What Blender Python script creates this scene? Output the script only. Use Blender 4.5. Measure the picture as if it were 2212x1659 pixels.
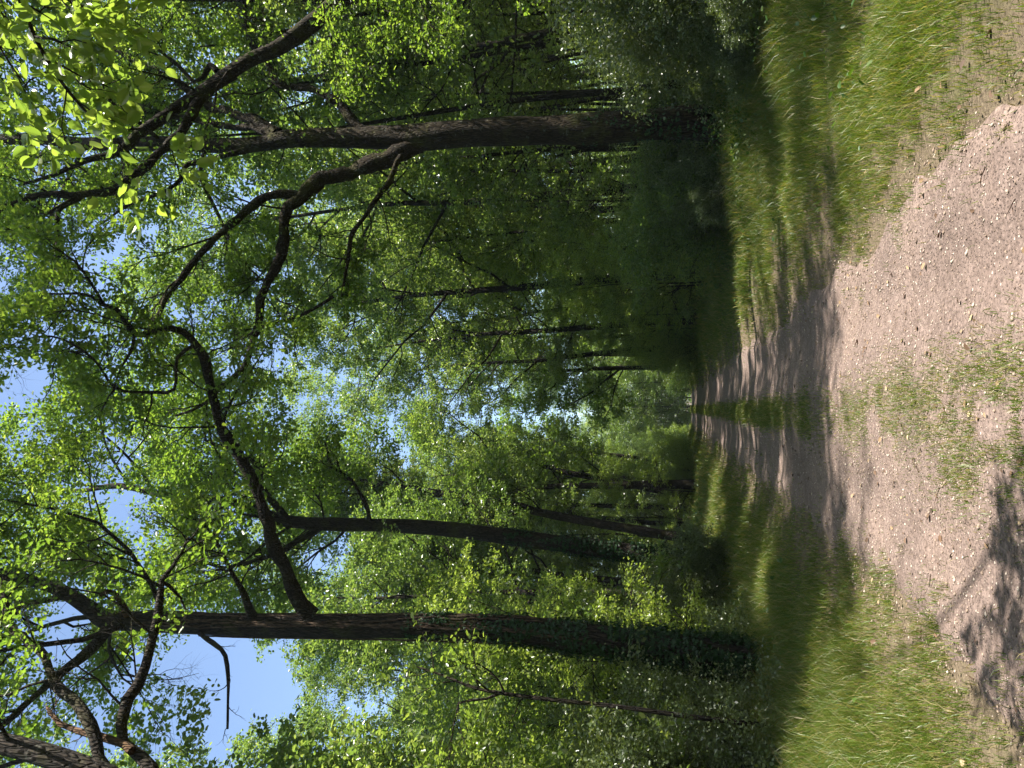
import bpy, math, random
import numpy as np
from mathutils import Vector

# ------------------------------------------------------------------ basics
for o in list(bpy.data.objects):
    bpy.data.objects.remove(o)
SC = bpy.context.scene
COL = SC.collection
R = math.radians
rng = np.random.default_rng(7)

def link(o):
    COL.objects.link(o)
    return o

def tag(o, label=None, cat=None, group=None, kind=None):
    if label: o['label'] = label
    if cat: o['category'] = cat
    if group: o['group'] = group
    if kind: o['kind'] = kind
    return o

def empty(name, loc, label, cat, group=None):
    e = link(bpy.data.objects.new(name, None))
    e.location = loc
    e.empty_display_size = 0.3
    return tag(e, label, cat, group)

def obj(name, mesh, parent=None, mat=None):
    o = link(bpy.data.objects.new(name, mesh))
    if parent is not None:
        o.parent = parent
    if mat is not None and not mesh.materials:
        mesh.materials.append(mat)
    return o

def mesh_np(name, co, loops, starts, smooth=False):
    me = bpy.data.meshes.new(name)
    co = np.ascontiguousarray(co, dtype=np.float32)
    me.vertices.add(len(co))
    me.vertices.foreach_set('co', co.ravel())
    me.loops.add(len(loops))
    me.loops.foreach_set('vertex_index', np.ascontiguousarray(loops, dtype=np.int32).ravel())
    me.polygons.add(len(starts))
    me.polygons.foreach_set('loop_start', np.ascontiguousarray(starts, dtype=np.int32))
    if smooth:
        me.polygons.foreach_set('use_smooth', np.ones(len(starts), dtype=bool))
    me.update(calc_edges=True)
    return me

# ------------------------------------------------------------------ camera (the phone was held upright, so the picture lies on its side)
CAM_H = 1.55
PITCH, YAW, F = R(12.3), R(1.8), 1600.0          # F in pixels of a 2212 px long side
FWD = np.array([math.sin(YAW)*math.cos(PITCH), math.cos(YAW)*math.cos(PITCH), math.sin(PITCH)])
RGT = np.array([math.cos(YAW), -math.sin(YAW), 0.0])
UPV = np.cross(RGT, FWD)
EYE = np.array([0.0, 0.0, CAM_H])

def ray(px, py):
    return FWD*F + RGT*(829.5-py) + UPV*(1106-px)

def W(px, py, y):                                   # world point of a measured direction at the distance y down the path
    d = ray(px, py)
    return EYE + d*(y/d[1])

def depth_of(p):
    return float(np.dot(np.asarray(p)-EYE, FWD))

def in_view(p, m=1.12):
    q = np.asarray(p)-EYE
    z = q @ FWD
    if z < 0.5: return False
    return abs(q @ RGT)/z < 829.5/F*m and abs(q @ UPV)/z < 1106/F*m

cam = bpy.data.cameras.new('camera')
co = link(bpy.data.objects.new('camera', cam))
from mathutils import Matrix
M = Matrix.Identity(4)
for i in range(3):
    M[i][0] = -UPV[i]; M[i][1] = RGT[i]; M[i][2] = -FWD[i]; M[i][3] = EYE[i]
co.matrix_world = M
cam.sensor_width = 36.0
cam.lens = 36.0*F/2212.0
cam.clip_start = 0.05
cam.clip_end = 2000
SC.camera = co

# ------------------------------------------------------------------ noise
def vnoise(x, y, s=1.0, seed=0):
    x = np.asarray(x, dtype=float)/s + seed*17.31; y = np.asarray(y, dtype=float)/s + seed*9.17
    xi = np.floor(x).astype(np.int64); yi = np.floor(y).astype(np.int64)
    fx = x-xi; fy = y-yi
    fx = fx*fx*(3-2*fx); fy = fy*fy*(3-2*fy)
    def h(a, b):
        n = (a*374761393 + b*668265263 + seed*974711) & 0x7fffffff
        n = ((n ^ (n >> 13))*1274126177) & 0x7fffffff
        return ((n ^ (n >> 16)) & 0xffff)/65535.0
    return (h(xi, yi)*(1-fx)+h(xi+1, yi)*fx)*(1-fy) + (h(xi, yi+1)*(1-fx)+h(xi+1, yi+1)*fx)*fy

def sst(a, b, x):
    t = np.clip((x-a)/(b-a), 0, 1)
    return t*t*(3-2*t)

# ------------------------------------------------------------------ terrain
def hz(x, y):
    x = np.asarray(x, dtype=float); y = np.asarray(y, dtype=float)
    a = np.abs(x)
    z = 0.10*sst(1.3, 2.7, a) + 0.30*sst(3.6, 8.0, a) - 0.10*np.exp(-((a-3.5)/0.5)**2)*sst(7.5, 10, y)
    z = z - 0.035*np.exp(-((a-0.78)/0.28)**2) + 0.012*np.exp(-(x/0.3)**2)
    z = z + (vnoise(x, y, 1.3, 1)-0.5)*0.10*sst(1.4, 3.2, a) + (vnoise(x, y, 5.0, 2)-0.5)*0.25*sst(3.5, 8, a)
    z = z + (vnoise(x, y, 0.5, 3)-0.5)*0.018
    d = np.clip(y-62, 0, None)
    q = np.minimum(d, 24)
    z = z - 0.0012*q*q - np.clip(d-24, 0, 70)*0.0576
    return z

def H(x, y):
    return float(hz(np.array([x]), np.array([y]))[0])

# ------------------------------------------------------------------ materials
def nt(name):
    m = bpy.data.materials.new(name)
    m.use_nodes = True
    t = m.node_tree
    t.nodes.clear()
    out = t.nodes.new('ShaderNodeOutputMaterial')
    return m, t, out

def N(t, typ, **kw):
    n = t.nodes.new(typ)
    for k, v in kw.items():
        if k in n.inputs.keys():
            n.inputs[k].default_value = v
        else:
            setattr(n, k, v)
    return n

def ramp(t, fac, stops):
    r = t.nodes.new('ShaderNodeValToRGB')
    e = r.color_ramp.elements
    while len(e) < len(stops): e.new(0.5)
    for i, (p, c) in enumerate(stops):
        e[i].position = p
        e[i].color = (c[0], c[1], c[2], 1)
    t.links.new(fac, r.inputs['Fac'])
    return r.outputs['Color']

def mixc(t, fac, a, b, mode='MIX'):
    n = t.nodes.new('ShaderNodeMix'); n.data_type = 'RGBA'; n.blend_type = mode
    if isinstance(fac, (int, float)): n.inputs[0].default_value = fac
    else: t.links.new(fac, n.inputs[0])
    for s, v in ((6, a), (7, b)):
        if isinstance(v, tuple): n.inputs[s].default_value = (v[0], v[1], v[2], 1)
        else: t.links.new(v, n.inputs[s])
    return n.outputs[2]

def leaf_mat(name, stops, tr=(1.5, 1.55, 0.55), mix=0.5, rough=0.36, spec=0.5, oiw=0.3):
    m, t, out = nt(name)
    g = t.nodes.new('ShaderNodeNewGeometry')
    oi = t.nodes.new('ShaderNodeObjectInfo')
    ad = N(t, 'ShaderNodeMath', operation='MULTIPLY_ADD')
    t.links.new(oi.outputs['Random'], ad.inputs[0]); ad.inputs[1].default_value = oiw
    mu = N(t, 'ShaderNodeMath', operation='MULTIPLY')
    t.links.new(g.outputs['Random Per Island'], mu.inputs[0]); mu.inputs[1].default_value = 1-oiw
    t.links.new(mu.outputs[0], ad.inputs[2])
    c = ramp(t, ad.outputs[0], stops)
    p = N(t, 'ShaderNodeBsdfPrincipled')
    p.inputs['Roughness'].default_value = rough
    p.inputs['Specular IOR Level'].default_value = spec
    t.links.new(c, p.inputs['Base Color'])
    tl = t.nodes.new('ShaderNodeBsdfTranslucent')
    c2 = mixc(t, 1.0, c, tr, 'MULTIPLY')
    t.links.new(c2, tl.inputs['Color'])
    mx = t.nodes.new('ShaderNodeMixShader'); mx.inputs[0].default_value = mix
    t.links.new(p.outputs[0], mx.inputs[1]); t.links.new(tl.outputs[0], mx.inputs[2])
    t.links.new(mx.outputs[0], out.inputs['Surface'])
    return m

OAK = leaf_mat('oak_leaf', [(0.0, (0.05, 0.09, 0.020)), (0.45, (0.098, 0.148, 0.030)), (0.8, (0.150, 0.195, 0.042)), (1.0, (0.20, 0.225, 0.06))], tr=(2.6, 2.8, 1.2), mix=0.5)
FOREST = leaf_mat('forest_leaf', [(0.0, (0.05, 0.09, 0.026)), (0.5, (0.104, 0.154, 0.042)), (1.0, (0.19, 0.22, 0.075))], tr=(2.7, 2.75, 1.35), mix=0.48, rough=0.28, spec=0.75)
HORN = leaf_mat('hornbeam_leaf', [(0.0, (0.095, 0.148, 0.030)), (0.5, (0.142, 0.192, 0.042)), (1.0, (0.20, 0.235, 0.065))], tr=(2.75, 2.8, 1.4), mix=0.48, rough=0.28, spec=0.75)
BRAMBLE = leaf_mat('bramble_leaf', [(0.0, (0.075, 0.11, 0.042)), (0.6, (0.13, 0.17, 0.07)), (1.0, (0.20, 0.23, 0.10))], mix=0.35, rough=0.33, spec=0.8)
IVY = leaf_mat('ivy_leaf', [(0.0, (0.012, 0.04, 0.012)), (0.7, (0.025, 0.065, 0.018)), (1.0, (0.06, 0.11, 0.025))], mix=0.2, rough=0.42, spec=0.3)
HERB = leaf_mat('herb_leaf', [(0.0, (0.035, 0.095, 0.016)), (0.6, (0.065, 0.13, 0.02)), (1.0, (0.12, 0.17, 0.03))], mix=0.35, rough=0.45, oiw=0.0)
GRASS = leaf_mat('grass_blade', [(0.0, (0.065, 0.125, 0.014)), (0.45, (0.118, 0.18, 0.022)), (0.68, (0.15, 0.19, 0.03)), (0.80, (0.24, 0.22, 0.07)), (1.0, (0.40, 0.32, 0.16))], tr=(1.5, 1.5, 0.6), mix=0.4, rough=0.4, oiw=0.0)

def bark_mat(name, dark, light, moss=0.3, lichen=0.25):
    m, t, out = nt(name)
    tc = t.nodes.new('ShaderNodeTexCoord')
    mp = t.nodes.new('ShaderNodeMapping'); mp.inputs['Scale'].default_value = (1, 1, 0.18)
    t.links.new(tc.outputs['Object'], mp.inputs[0])
    n1 = N(t, 'ShaderNodeTexNoise', Scale=22.0, Detail=6.0, Roughness=0.65)
    t.links.new(mp.outputs[0], n1.inputs['Vector'])
    v = N(t, 'ShaderNodeTexVoronoi', Scale=26.0, feature='DISTANCE_TO_EDGE')
    t.links.new(mp.outputs[0], v.inputs['Vector'])
    vr = ramp(t, v.outputs['Distance'], [(0.0, (0, 0, 0)), (0.22, (1, 1, 1))])
    c = ramp(t, n1.outputs['Fac'], [(0.3, dark), (0.7, light)])
    c = mixc(t, vr, (dark[0]*0.6, dark[1]*0.6, dark[2]*0.6), c)
    n2 = N(t, 'ShaderNodeTexNoise', Scale=1.7, Detail=5.0, Roughness=0.7)
    t.links.new(tc.outputs['Object'], n2.inputs['Vector'])
    k = ramp(t, n2.outputs['Fac'], [(0.50, (0, 0, 0)), (0.68, (moss*2, moss*2, moss*2))])
    c = mixc(t, k, c, (0.075, 0.075, 0.018))
    n3 = N(t, 'ShaderNodeTexNoise', Scale=6.0, Detail=7.0, Roughness=0.75)
    t.links.new(tc.outputs['Object'], n3.inputs['Vector'])
    k2 = ramp(t, n3.outputs['Fac'], [(0.60, (0, 0, 0)), (0.66, (lichen*3, lichen*3, lichen*3))])
    c = mixc(t, k2, c, (0.15, 0.16, 0.13))
    p = N(t, 'ShaderNodeBsdfPrincipled', Roughness=0.9)
    p.inputs['Specular IOR Level'].default_value = 0.2
    t.links.new(c, p.inputs['Base Color'])
    ad = N(t, 'ShaderNodeMath', operation='ADD')
    t.links.new(vr, ad.inputs[0]); t.links.new(n1.outputs['Fac'], ad.inputs[1])
    b = N(t, 'ShaderNodeBump', Strength=0.9, Distance=0.03)
    t.links.new(ad.outputs[0], b.inputs['Height'])
    t.links.new(b.outputs[0], p.inputs['Normal'])
    t.links.new(p.outputs[0], out.inputs['Surface'])
    return m

BARK = bark_mat('oak_bark', (0.022, 0.017, 0.013), (0.078, 0.06, 0.046))
BARK_M = bark_mat('mossy_bark', (0.026, 0.018, 0.011), (0.075, 0.056, 0.034), moss=0.48, lichen=0.3)
BARK_D = bark_mat('forest_bark', (0.02, 0.016, 0.012), (0.062, 0.05, 0.039), moss=0.25, lichen=0.12)
VINE = bark_mat('vine_bark', (0.10, 0.065, 0.045), (0.20, 0.14, 0.10), moss=0.05, lichen=0.05)
DEAD = bark_mat('dead_wood', (0.10, 0.055, 0.03), (0.22, 0.13, 0.07), moss=0.05, lichen=0.1)

def ground_mat():
    m, t, out = nt('forest_soil')
    tc = t.nodes.new('ShaderNodeTexCoord')
    n1 = N(t, 'ShaderNodeTexNoise', Scale=9.0, Detail=8.0, Roughness=0.7)
    t.links.new(tc.outputs['Object'], n1.inputs['Vector'])
    n2 = N(t, 'ShaderNodeTexNoise', Scale=0.9, Detail=4.0)
    t.links.new(tc.outputs['Object'], n2.inputs['Vector'])
    soil = ramp(t, n1.outputs['Fac'], [(0.3, (0.035, 0.026, 0.017)), (0.55, (0.085, 0.062, 0.04)), (0.75, (0.16, 0.12, 0.08))])
    moss = ramp(t, n1.outputs['Fac'], [(0.3, (0.025, 0.05, 0.01)), (0.7, (0.09, 0.12, 0.025))])
    k = ramp(t, n2.outputs['Fac'], [(0.40, (0, 0, 0)), (0.62, (1, 1, 1))])
    c = mixc(t, k, soil, moss)
    sx = t.nodes.new('ShaderNodeSeparateXYZ'); t.links.new(tc.outputs['Object'], sx.inputs[0])
    ab = N(t, 'ShaderNodeMath', operation='ABSOLUTE'); t.links.new(sx.outputs['X'], ab.inputs[0])
    n3 = N(t, 'ShaderNodeTexNoise', Scale=1.6, Detail=6.0, Roughness=0.7); t.links.new(tc.outputs['Object'], n3.inputs['Vector'])
    a2 = N(t, 'ShaderNodeMath', operation='MULTIPLY_ADD'); t.links.new(n3.outputs['Fac'], a2.inputs[0]); a2.inputs[1].default_value = 2.4; t.links.new(ab.outputs[0], a2.inputs[2])
    mr = N(t, 'ShaderNodeMapRange'); mr.inputs['From Min'].default_value = 2.9; mr.inputs['From Max'].default_value = 4.1; mr.inputs['To Min'].default_value = 1.0; mr.inputs['To Max'].default_value = 0.0
    t.links.new(a2.outputs[0], mr.inputs['Value'])
    n4 = N(t, 'ShaderNodeTexNoise', Scale=45.0, Detail=6.0, Roughness=0.8); t.links.new(tc.outputs['Object'], n4.inputs['Vector'])
    dirt = ramp(t, n4.outputs['Fac'], [(0.3, (0.07, 0.052, 0.036)), (0.5, (0.15, 0.115, 0.078)), (0.7, (0.25, 0.20, 0.13))])
    c = mixc(t, mr.outputs[0], c, dirt)
    p = N(t, 'ShaderNodeBsdfPrincipled', Roughness=0.95)
    p.inputs['Specular IOR Level'].default_value = 0.1
    t.links.new(c, p.inputs['Base Color'])
    b = N(t, 'ShaderNodeBump', Strength=0.8, Distance=0.05)
    t.links.new(n1.outputs['Fac'], b.inputs['Height']); t.links.new(b.outputs[0], p.inputs['Normal'])
    t.links.new(p.outputs[0], out.inputs['Surface'])
    return m

def path_mat():
    m, t, out = nt('path_gravel')
    tc = t.nodes.new('ShaderNodeTexCoord')
    O = tc.outputs['Object']
    big = N(t, 'ShaderNodeTexNoise', Scale=0.8, Detail=5.0, Roughness=0.6)
    mid = N(t, 'ShaderNodeTexNoise', Scale=7.0, Detail=6.0, Roughness=0.7)
    fin = N(t, 'ShaderNodeTexNoise', Scale=38.0, Detail=5.0, Roughness=0.75)
    vor = N(t, 'ShaderNodeTexVoronoi', Scale=42.0)
    vo2 = N(t, 'ShaderNodeTexVoronoi', Scale=85.0)
    for n in (big, mid, fin, vor, vo2): t.links.new(O, n.inputs['Vector'])
    base = ramp(t, mid.outputs['Fac'], [(0.25, (0.148, 0.106, 0.088)), (0.5, (0.207, 0.152, 0.131)), (0.8, (0.27, 0.203, 0.177))])
    tint = ramp(t, big.outputs['Fac'], [(0.3, (0.70, 0.69, 0.68)), (0.5, (0.95, 0.94, 0.93)), (0.7, (1.15, 1.13, 1.08))])
    c = mixc(t, 1.0, base, tint, 'MULTIPLY')
    f2 = ramp(t, fin.outputs['Fac'], [(0.32, (0.42, 0.40, 0.39)), (0.5, (0.95, 0.95, 0.95)), (0.68, (1.5, 1.5, 1.5))])
    c = mixc(t, 0.9, c, f2, 'MULTIPLY')
    st = ramp(t, vor.outputs['Color'], [(0.80, (0, 0, 0)), (0.86, (1, 1, 1))])
    sd = ramp(t, vor.outputs['Distance'], [(0.25, (1, 1, 1)), (0.4, (0, 0, 0))])
    k = mixc(t, 1.0, st, sd, 'MULTIPLY')
    c = mixc(t, k, c, (0.60, 0.50, 0.42))
    dk = ramp(t, vo2.outputs['Color'], [(0.05, (1, 1, 1)), (0.09, (0, 0, 0))])
    dd = ramp(t, vo2.outputs['Distance'], [(0.2, (1, 1, 1)), (0.35, (0, 0, 0))])
    k = mixc(t, 1.0, dk, dd, 'MULTIPLY')
    c = mixc(t, k, c, (0.09, 0.055, 0.04))
    p = N(t, 'ShaderNodeBsdfPrincipled', Roughness=0.9)
    p.inputs['Specular IOR Level'].default_value = 0.25
    t.links.new(c, p.inputs['Base Color'])
    ad = N(t, 'ShaderNodeMath', operation='ADD')
    t.links.new(fin.outputs['Fac'], ad.inputs[0]); t.links.new(sd, ad.inputs[1])
    b = N(t, 'ShaderNodeBump', Strength=0.7, Distance=0.012)
    t.links.new(ad.outputs[0], b.inputs['Height']); t.links.new(b.outputs[0], p.inputs['Normal'])
    t.links.new(p.outputs[0], out.inputs['Surface'])
    return m

def stone_mat():
    m, t, out = nt('pebble')
    g = t.nodes.new('ShaderNodeNewGeometry')
    c = ramp(t, g.outputs['Random Per Island'], [(0.0, (0.12, 0.08, 0.06)), (0.3, (0.28, 0.20, 0.15)), (0.75, (0.38, 0.29, 0.23)), (1.0, (0.58, 0.49, 0.41))])
    p = N(t, 'ShaderNodeBsdfPrincipled', Roughness=0.75)
    t.links.new(c, p.inputs['Base Color']); t.links.new(p.outputs[0], out.inputs['Surface'])
    return m

def litter_mat():
    m, t, out = nt('leaf_litter')
    g = t.nodes.new('ShaderNodeNewGeometry')
    c = ramp(t, g.outputs['Random Per Island'], [(0.0, (0.05, 0.03, 0.018)), (0.5, (0.16, 0.09, 0.05)), (0.85, (0.30, 0.20, 0.11)), (1.0, (0.42, 0.33, 0.20))])
    p = N(t, 'ShaderNodeBsdfPrincipled', Roughness=0.8)
    t.links.new(c, p.inputs['Base Color']); t.links.new(p.outputs[0], out.inputs['Surface'])
    return m

SOIL, PATH, STONE, LITTER = ground_mat(), path_mat(), stone_mat(), litter_mat()

# ------------------------------------------------------------------ tubes
class Tubes:
    def __init__(s): s.v = []; s.f = []; s.n = 0
    def add(s, pts, rad, sides=8, lump=0.0, seed=0):
        pts = np.asarray(pts, float); rad = np.asarray(rad, float)
        n = len(pts)
        tg = np.gradient(pts, axis=0)
        tg /= np.linalg.norm(tg, axis=1)[:, None]+1e-9
        a = np.array([1.0, 0, 0]) if abs(tg[0][0]) < 0.8 else np.array([0, 1.0, 0])
        th = np.arange(sides)*2*math.pi/sides
        ct, sn = np.cos(th), np.sin(th)
        ring = np.empty((n, sides, 3))
        lr = random.Random(seed)
        ph = [lr.uniform(0, 6.28) for _ in range(6)]
        for i in range(n):
            a = a - tg[i]*np.dot(a, tg[i]); a /= np.linalg.norm(a)+1e-9
            b = np.cross(tg[i], a)
            r = np.full(sides, rad[i])
            if lump:
                z = i*0.33
                r = r*(1 + lump*(np.sin(3*th+ph[0]+z*0.4)*0.5 + np.sin(5*th+ph[1]-z*0.7)*0.35 + np.sin(2*th+ph[2]+z*1.3)*0.5 + np.sin(9*th+ph[3]+z*0.5)*0.3) + lump*0.5*math.sin(z*1.7+ph[4]))
            ring[i] = pts[i] + (ct*r)[:, None]*a + (sn*r)[:, None]*b
        s.v.append(ring.reshape(-1, 3))
        i = np.arange(n-1)[:, None]*sides; j = np.arange(sides)[None, :]; j2 = (j+1) % sides
        q = np.stack([i+j, i+j2, i+sides+j2, i+sides+j], axis=-1).reshape(-1, 4)+s.n
        s.f.append(q)
        s.n += n*sides
    def mesh(s, name, origin=(0, 0, 0)):
        v = np.concatenate(s.v)-np.asarray(origin); f = np.concatenate(s.f)
        return mesh_np(name, v, f.ravel(), np.arange(len(f))*4, smooth=True)

def spline(pts, rad, step):
    pts = np.asarray(pts, float); rad = np.asarray(rad, float)
    if len(pts) < 3:
        n = max(2, int(np.linalg.norm(pts[-1]-pts[0])/step)+1)
        t = np.linspace(0, 1, n)[:, None]
        return pts[0]*(1-t)+pts[-1]*t, np.linspace(rad[0], rad[-1], n)
    P = np.vstack([2*pts[0]-pts[1], pts, 2*pts[-1]-pts[-2]])
    op, orr = [], []
    for i in range(1, len(P)-2):
        n = max(1, int(np.linalg.norm(P[i+1]-P[i])/step))
        for k in range(n):
            t = k/n
            op.append(0.5*((2*P[i])+(-P[i-1]+P[i+1])*t+(2*P[i-1]-5*P[i]+4*P[i+1]-P[i+2])*t*t+(-P[i-1]+3*P[i]-3*P[i+1]+P[i+2])*t**3))
            orr.append(rad[i-1]*(1-t)+rad[i]*t)
    op.append(pts[-1]); orr.append(rad[-1])
    return np.array(op), np.array(orr)

# ------------------------------------------------------------------ leaves
def fold_leaf(pts, z0=0.0, zt=-0.06, zs=0.07):
    """outline half-widths [(x, w)...] -> vertices and two strips folded along the midrib"""
    v = [(0, 0, 0)]; n = len(pts)
    for x, w in pts: v.append((x, w, zs))
    for x, w in pts: v.append((x, -w, zs))
    v.append((1, 0, zt))
    L = [0]+list(range(1, n+1))+[2*n+1]
    Rr = [0, 2*n+1]+list(range(2*n, n, -1))
    return np.array(v, float), [L, Rr]

T_FAR = (np.array([(0, 0, 0), (0.45, 0.36, 0.05), (1, 0, -0.05), (0.45, -0.36, 0.05)], float), [[0, 1, 2, 3]])
T_MID = fold_leaf([(0.28, 0.27), (0.72, 0.25)])
T_OAK = fold_leaf([(0.2, 0.10), (0.32, 0.22), (0.42, 0.13), (0.56, 0.31), (0.66, 0.2), (0.8, 0.28), (0.93, 0.13)])
T_HORN = fold_leaf([(0.08, 0.12), (0.22, 0.25), (0.4, 0.31), (0.58, 0.29), (0.76, 0.2), (0.9, 0.09)], zs=0.09)
T_IVY = fold_leaf([(0.02, 0.25), (0.18, 0.45), (0.35, 0.26), (0.62, 0.2)], zs=0.05)

def leaves(name, pos, size, tmpl, up=0.8, seed=0, axis=None, droop=0.25, nrm=None):
    g = np.random.default_rng(seed)
    n = len(pos)
    nv = g.normal(size=(n, 3))*0.6
    if nrm is None: nv[:, 2] += up
    else: nv = nv*0.6 + nrm
    nv /= np.linalg.norm(nv, axis=1)[:, None]+1e-9
    a = g.normal(size=(n, 3)) if axis is None else axis + g.normal(size=(n, 3))*0.55
    a[:, 2] -= droop
    a -= nv*np.sum(a*nv, axis=1)[:, None]
    a /= np.linalg.norm(a, axis=1)[:, None]+1e-9
    b = np.cross(nv, a)
    tv, tf = tmpl
    size = np.broadcast_to(size, (n,))
    wf = g.uniform(0.85, 1.2, n)
    co = pos[:, None, :] + size[:, None, None]*(tv[None, :, 0:1]*a[:, None, :] + tv[None, :, 1:2]*wf[:, None, None]*b[:, None, :] + tv[None, :, 2:3]*nv[:, None, :])
    m = len(tv)
    lp = np.concatenate([np.array(f) for f in tf])
    ln = np.array([len(f) for f in tf])
    st = np.concatenate([[0], np.cumsum(ln)[:-1]])
    loops = (np.arange(n)[:, None]*m + lp[None, :]).ravel()
    starts = (np.arange(n)[:, None]*len(lp) + st[None, :]).ravel()
    return mesh_np(name, co.reshape(-1, 3), loops, starts)

# ------------------------------------------------------------------ branching
def unit(v):
    v = np.asarray(v, float)
    return v/(np.linalg.norm(v)+1e-9)

def wander(g, p0, d, length, nseg, wob, up, r0, r1):
    pts = [np.asarray(p0, float)]; d = unit(d)
    for i in range(nseg):
        d = unit(d + g.normal(size=3)*wob + np.array([0, 0, up]))
        pts.append(pts[-1]+d*length/nseg)
    return np.array(pts), np.linspace(r0, r1, nseg+1)

def side_dir(g, t, ang, flat=0.0):
    a = g.normal(size=3); a[2] *= (1-flat)
    a = unit(a - t*np.dot(a, t))
    return unit(t*math.cos(ang)+a*math.sin(ang))

class Tree:
    """collects wood (Tubes) and leaf-bearing twigs"""
    def __init__(s, seed): s.g = np.random.default_rng(seed); s.wood = Tubes(); s.tw = []; s.seed = seed
    def grow(s, pts, rad, levels, start=0.3, sides=5, wood=None):
        """levels: list of (n, length, angle, up) from coarse to fine"""
        g = s.g; wood = wood or s.wood
        n, ln, ang, up = levels[0]
        m = len(pts); tot = np.linalg.norm(pts[-1]-pts[0])
        for k in range(n):
            t = start+(1-start)*(k+g.uniform(0.1, 0.95))/n
            f = t*(m-1); i = min(int(f), m-2); u = f-i
            p = pts[i]*(1-u)+pts[i+1]*u; r = rad[i]*(1-u)+rad[i+1]*u
            tg = unit(pts[i+1]-pts[i])
            L = ln*g.uniform(0.65, 1.25)*(1.15-0.4*t)
            d = side_dir(g, tg, R(ang)*g.uniform(0.7, 1.25), 0.25)
            rr = min(r*0.7, 0.012*L+0.004)
            last = len(levels) == 1
            q, qr = wander(g, p, d, L, 3 if last else 5, 0.16 if last else 0.2, up, rr, rr*0.35)
            wood.add(q, qr, 3 if last else sides)
            if last: s.tw.append(q)
            else: s.grow(q, qr, levels[1:], 0.25, 4, wood)
        if len(levels) == 1: pass
    def leafpos(s, per, spread, flat=0.6, keep=None):
        if not s.tw: return np.zeros((0, 3)), np.zeros((0, 3))
        q = np.array([x for x in s.tw])                        # (T, 4, 3)
        if keep is not None: q = q[keep(q[:, -1])]
        T = len(q); g = s.g
        k = np.clip(g.normal(per, per*0.35, T), per*0.3, None).astype(int)
        idx = np.repeat(np.arange(T), k)
        t = g.uniform(0.15, 1.1, len(idx))*(q.shape[1]-1)
        i = np.clip(t.astype(int), 0, q.shape[1]-2); u = (t-i)[:, None]
        p = q[idx, i]*(1-u)+q[idx, i+1]*u
        ax = q[idx, -1]-q[idx, 0]; ax /= np.linalg.norm(ax, axis=1)[:, None]+1e-9
        off = g.normal(size=p.shape)*spread; off[:, 2] *= flat
        return p+off, ax

# ------------------------------------------------------------------ the setting
def grid_mesh(name, xs, ys, zoff=0.0, fz=None):
    X, Y = np.meshgrid(xs, ys)
    Z = hz(X, Y)+zoff if fz is None else fz(X, Y)
    co = np.stack([X, Y, Z], -1).reshape(-1, 3)
    nx, ny = len(xs), len(ys)
    i = np.arange(ny-1)[:, None]*nx; j = np.arange(nx-1)[None, :]
    q = np.stack([i+j, i+j+1, i+nx+j+1, i+nx+j], -1).reshape(-1, 4)
    return mesh_np(name, co, q.ravel(), np.arange(len(q))*4, smooth=True)

half = np.concatenate([np.arange(0, 9, 0.15), np.arange(9, 40, 1.0), np.arange(40, 260, 20)])
xs = np.concatenate([-half[::-1][:-1], half])
ys = np.concatenate([np.arange(-40, 2, 4.0), np.arange(2, 30, 0.15), np.arange(30, 100, 0.6), np.arange(100, 420, 10)])
g_o = obj('ground', grid_mesh('ground', xs, ys, fz=lambda X, Y: hz(X, Y)-0.03*(1-sst(1.2, 1.9, np.abs(X)))), None, SOIL)
tag(g_o, kind='structure')

def path_half(y, s):
    y = np.asarray(y, float)
    return 1.33 + (vnoise(y, y*0+s*3.1, 0.9, 5)-0.5)*0.35 + (vnoise(y, y*0+s, 0.25, 6)-0.5)*0.16 + 0.25*np.exp(-((y-3.0)/3.0)**2)

def path_mesh():
    yy = np.concatenate([np.arange(-6, 2, 0.5), np.arange(2, 25, 0.06), np.arange(25, 96, 0.3)])
    k = np.linspace(-1, 1, 61)
    wl, wr = path_half(yy, -1), path_half(yy, 1)
    X = np.where(k[None, :] < 0, k[None, :]*wl[:, None], k[None, :]*wr[:, None])
    Y = np.repeat(yy[:, None], len(k), 1)
    Z = hz(X, Y)+0.012 - 0.045*np.clip((np.abs(k)[None, :]-0.86)/0.14, 0, 1)**2
    co = np.stack([X, Y, Z], -1).reshape(-1, 3)
    nx = len(k); i = np.arange(len(yy)-1)[:, None]*nx; j = np.arange(nx-1)[None, :]
    q = np.stack([i+j, i+j+1, i+nx+j+1, i+nx+j], -1).reshape(-1, 4)
    return mesh_np('path', co, q.ravel(), np.arange(len(q))*4, smooth=True)
tag(obj('path', path_mesh(), None, PATH), kind='structure')

# grass: blades as one uncountable mass
def bare_track(x, y):
    r = np.exp(-((y-(7.15+0.05*(x-2)))/0.30)**2)*sst(1.9, 2.6, x)
    l = np.exp(-((y-(5.9-0.10*(x+2)))/0.28)**2)*sst(-1.8, -2.4, x)*0.45
    return np.clip(r+l, 0, 1)

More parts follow.
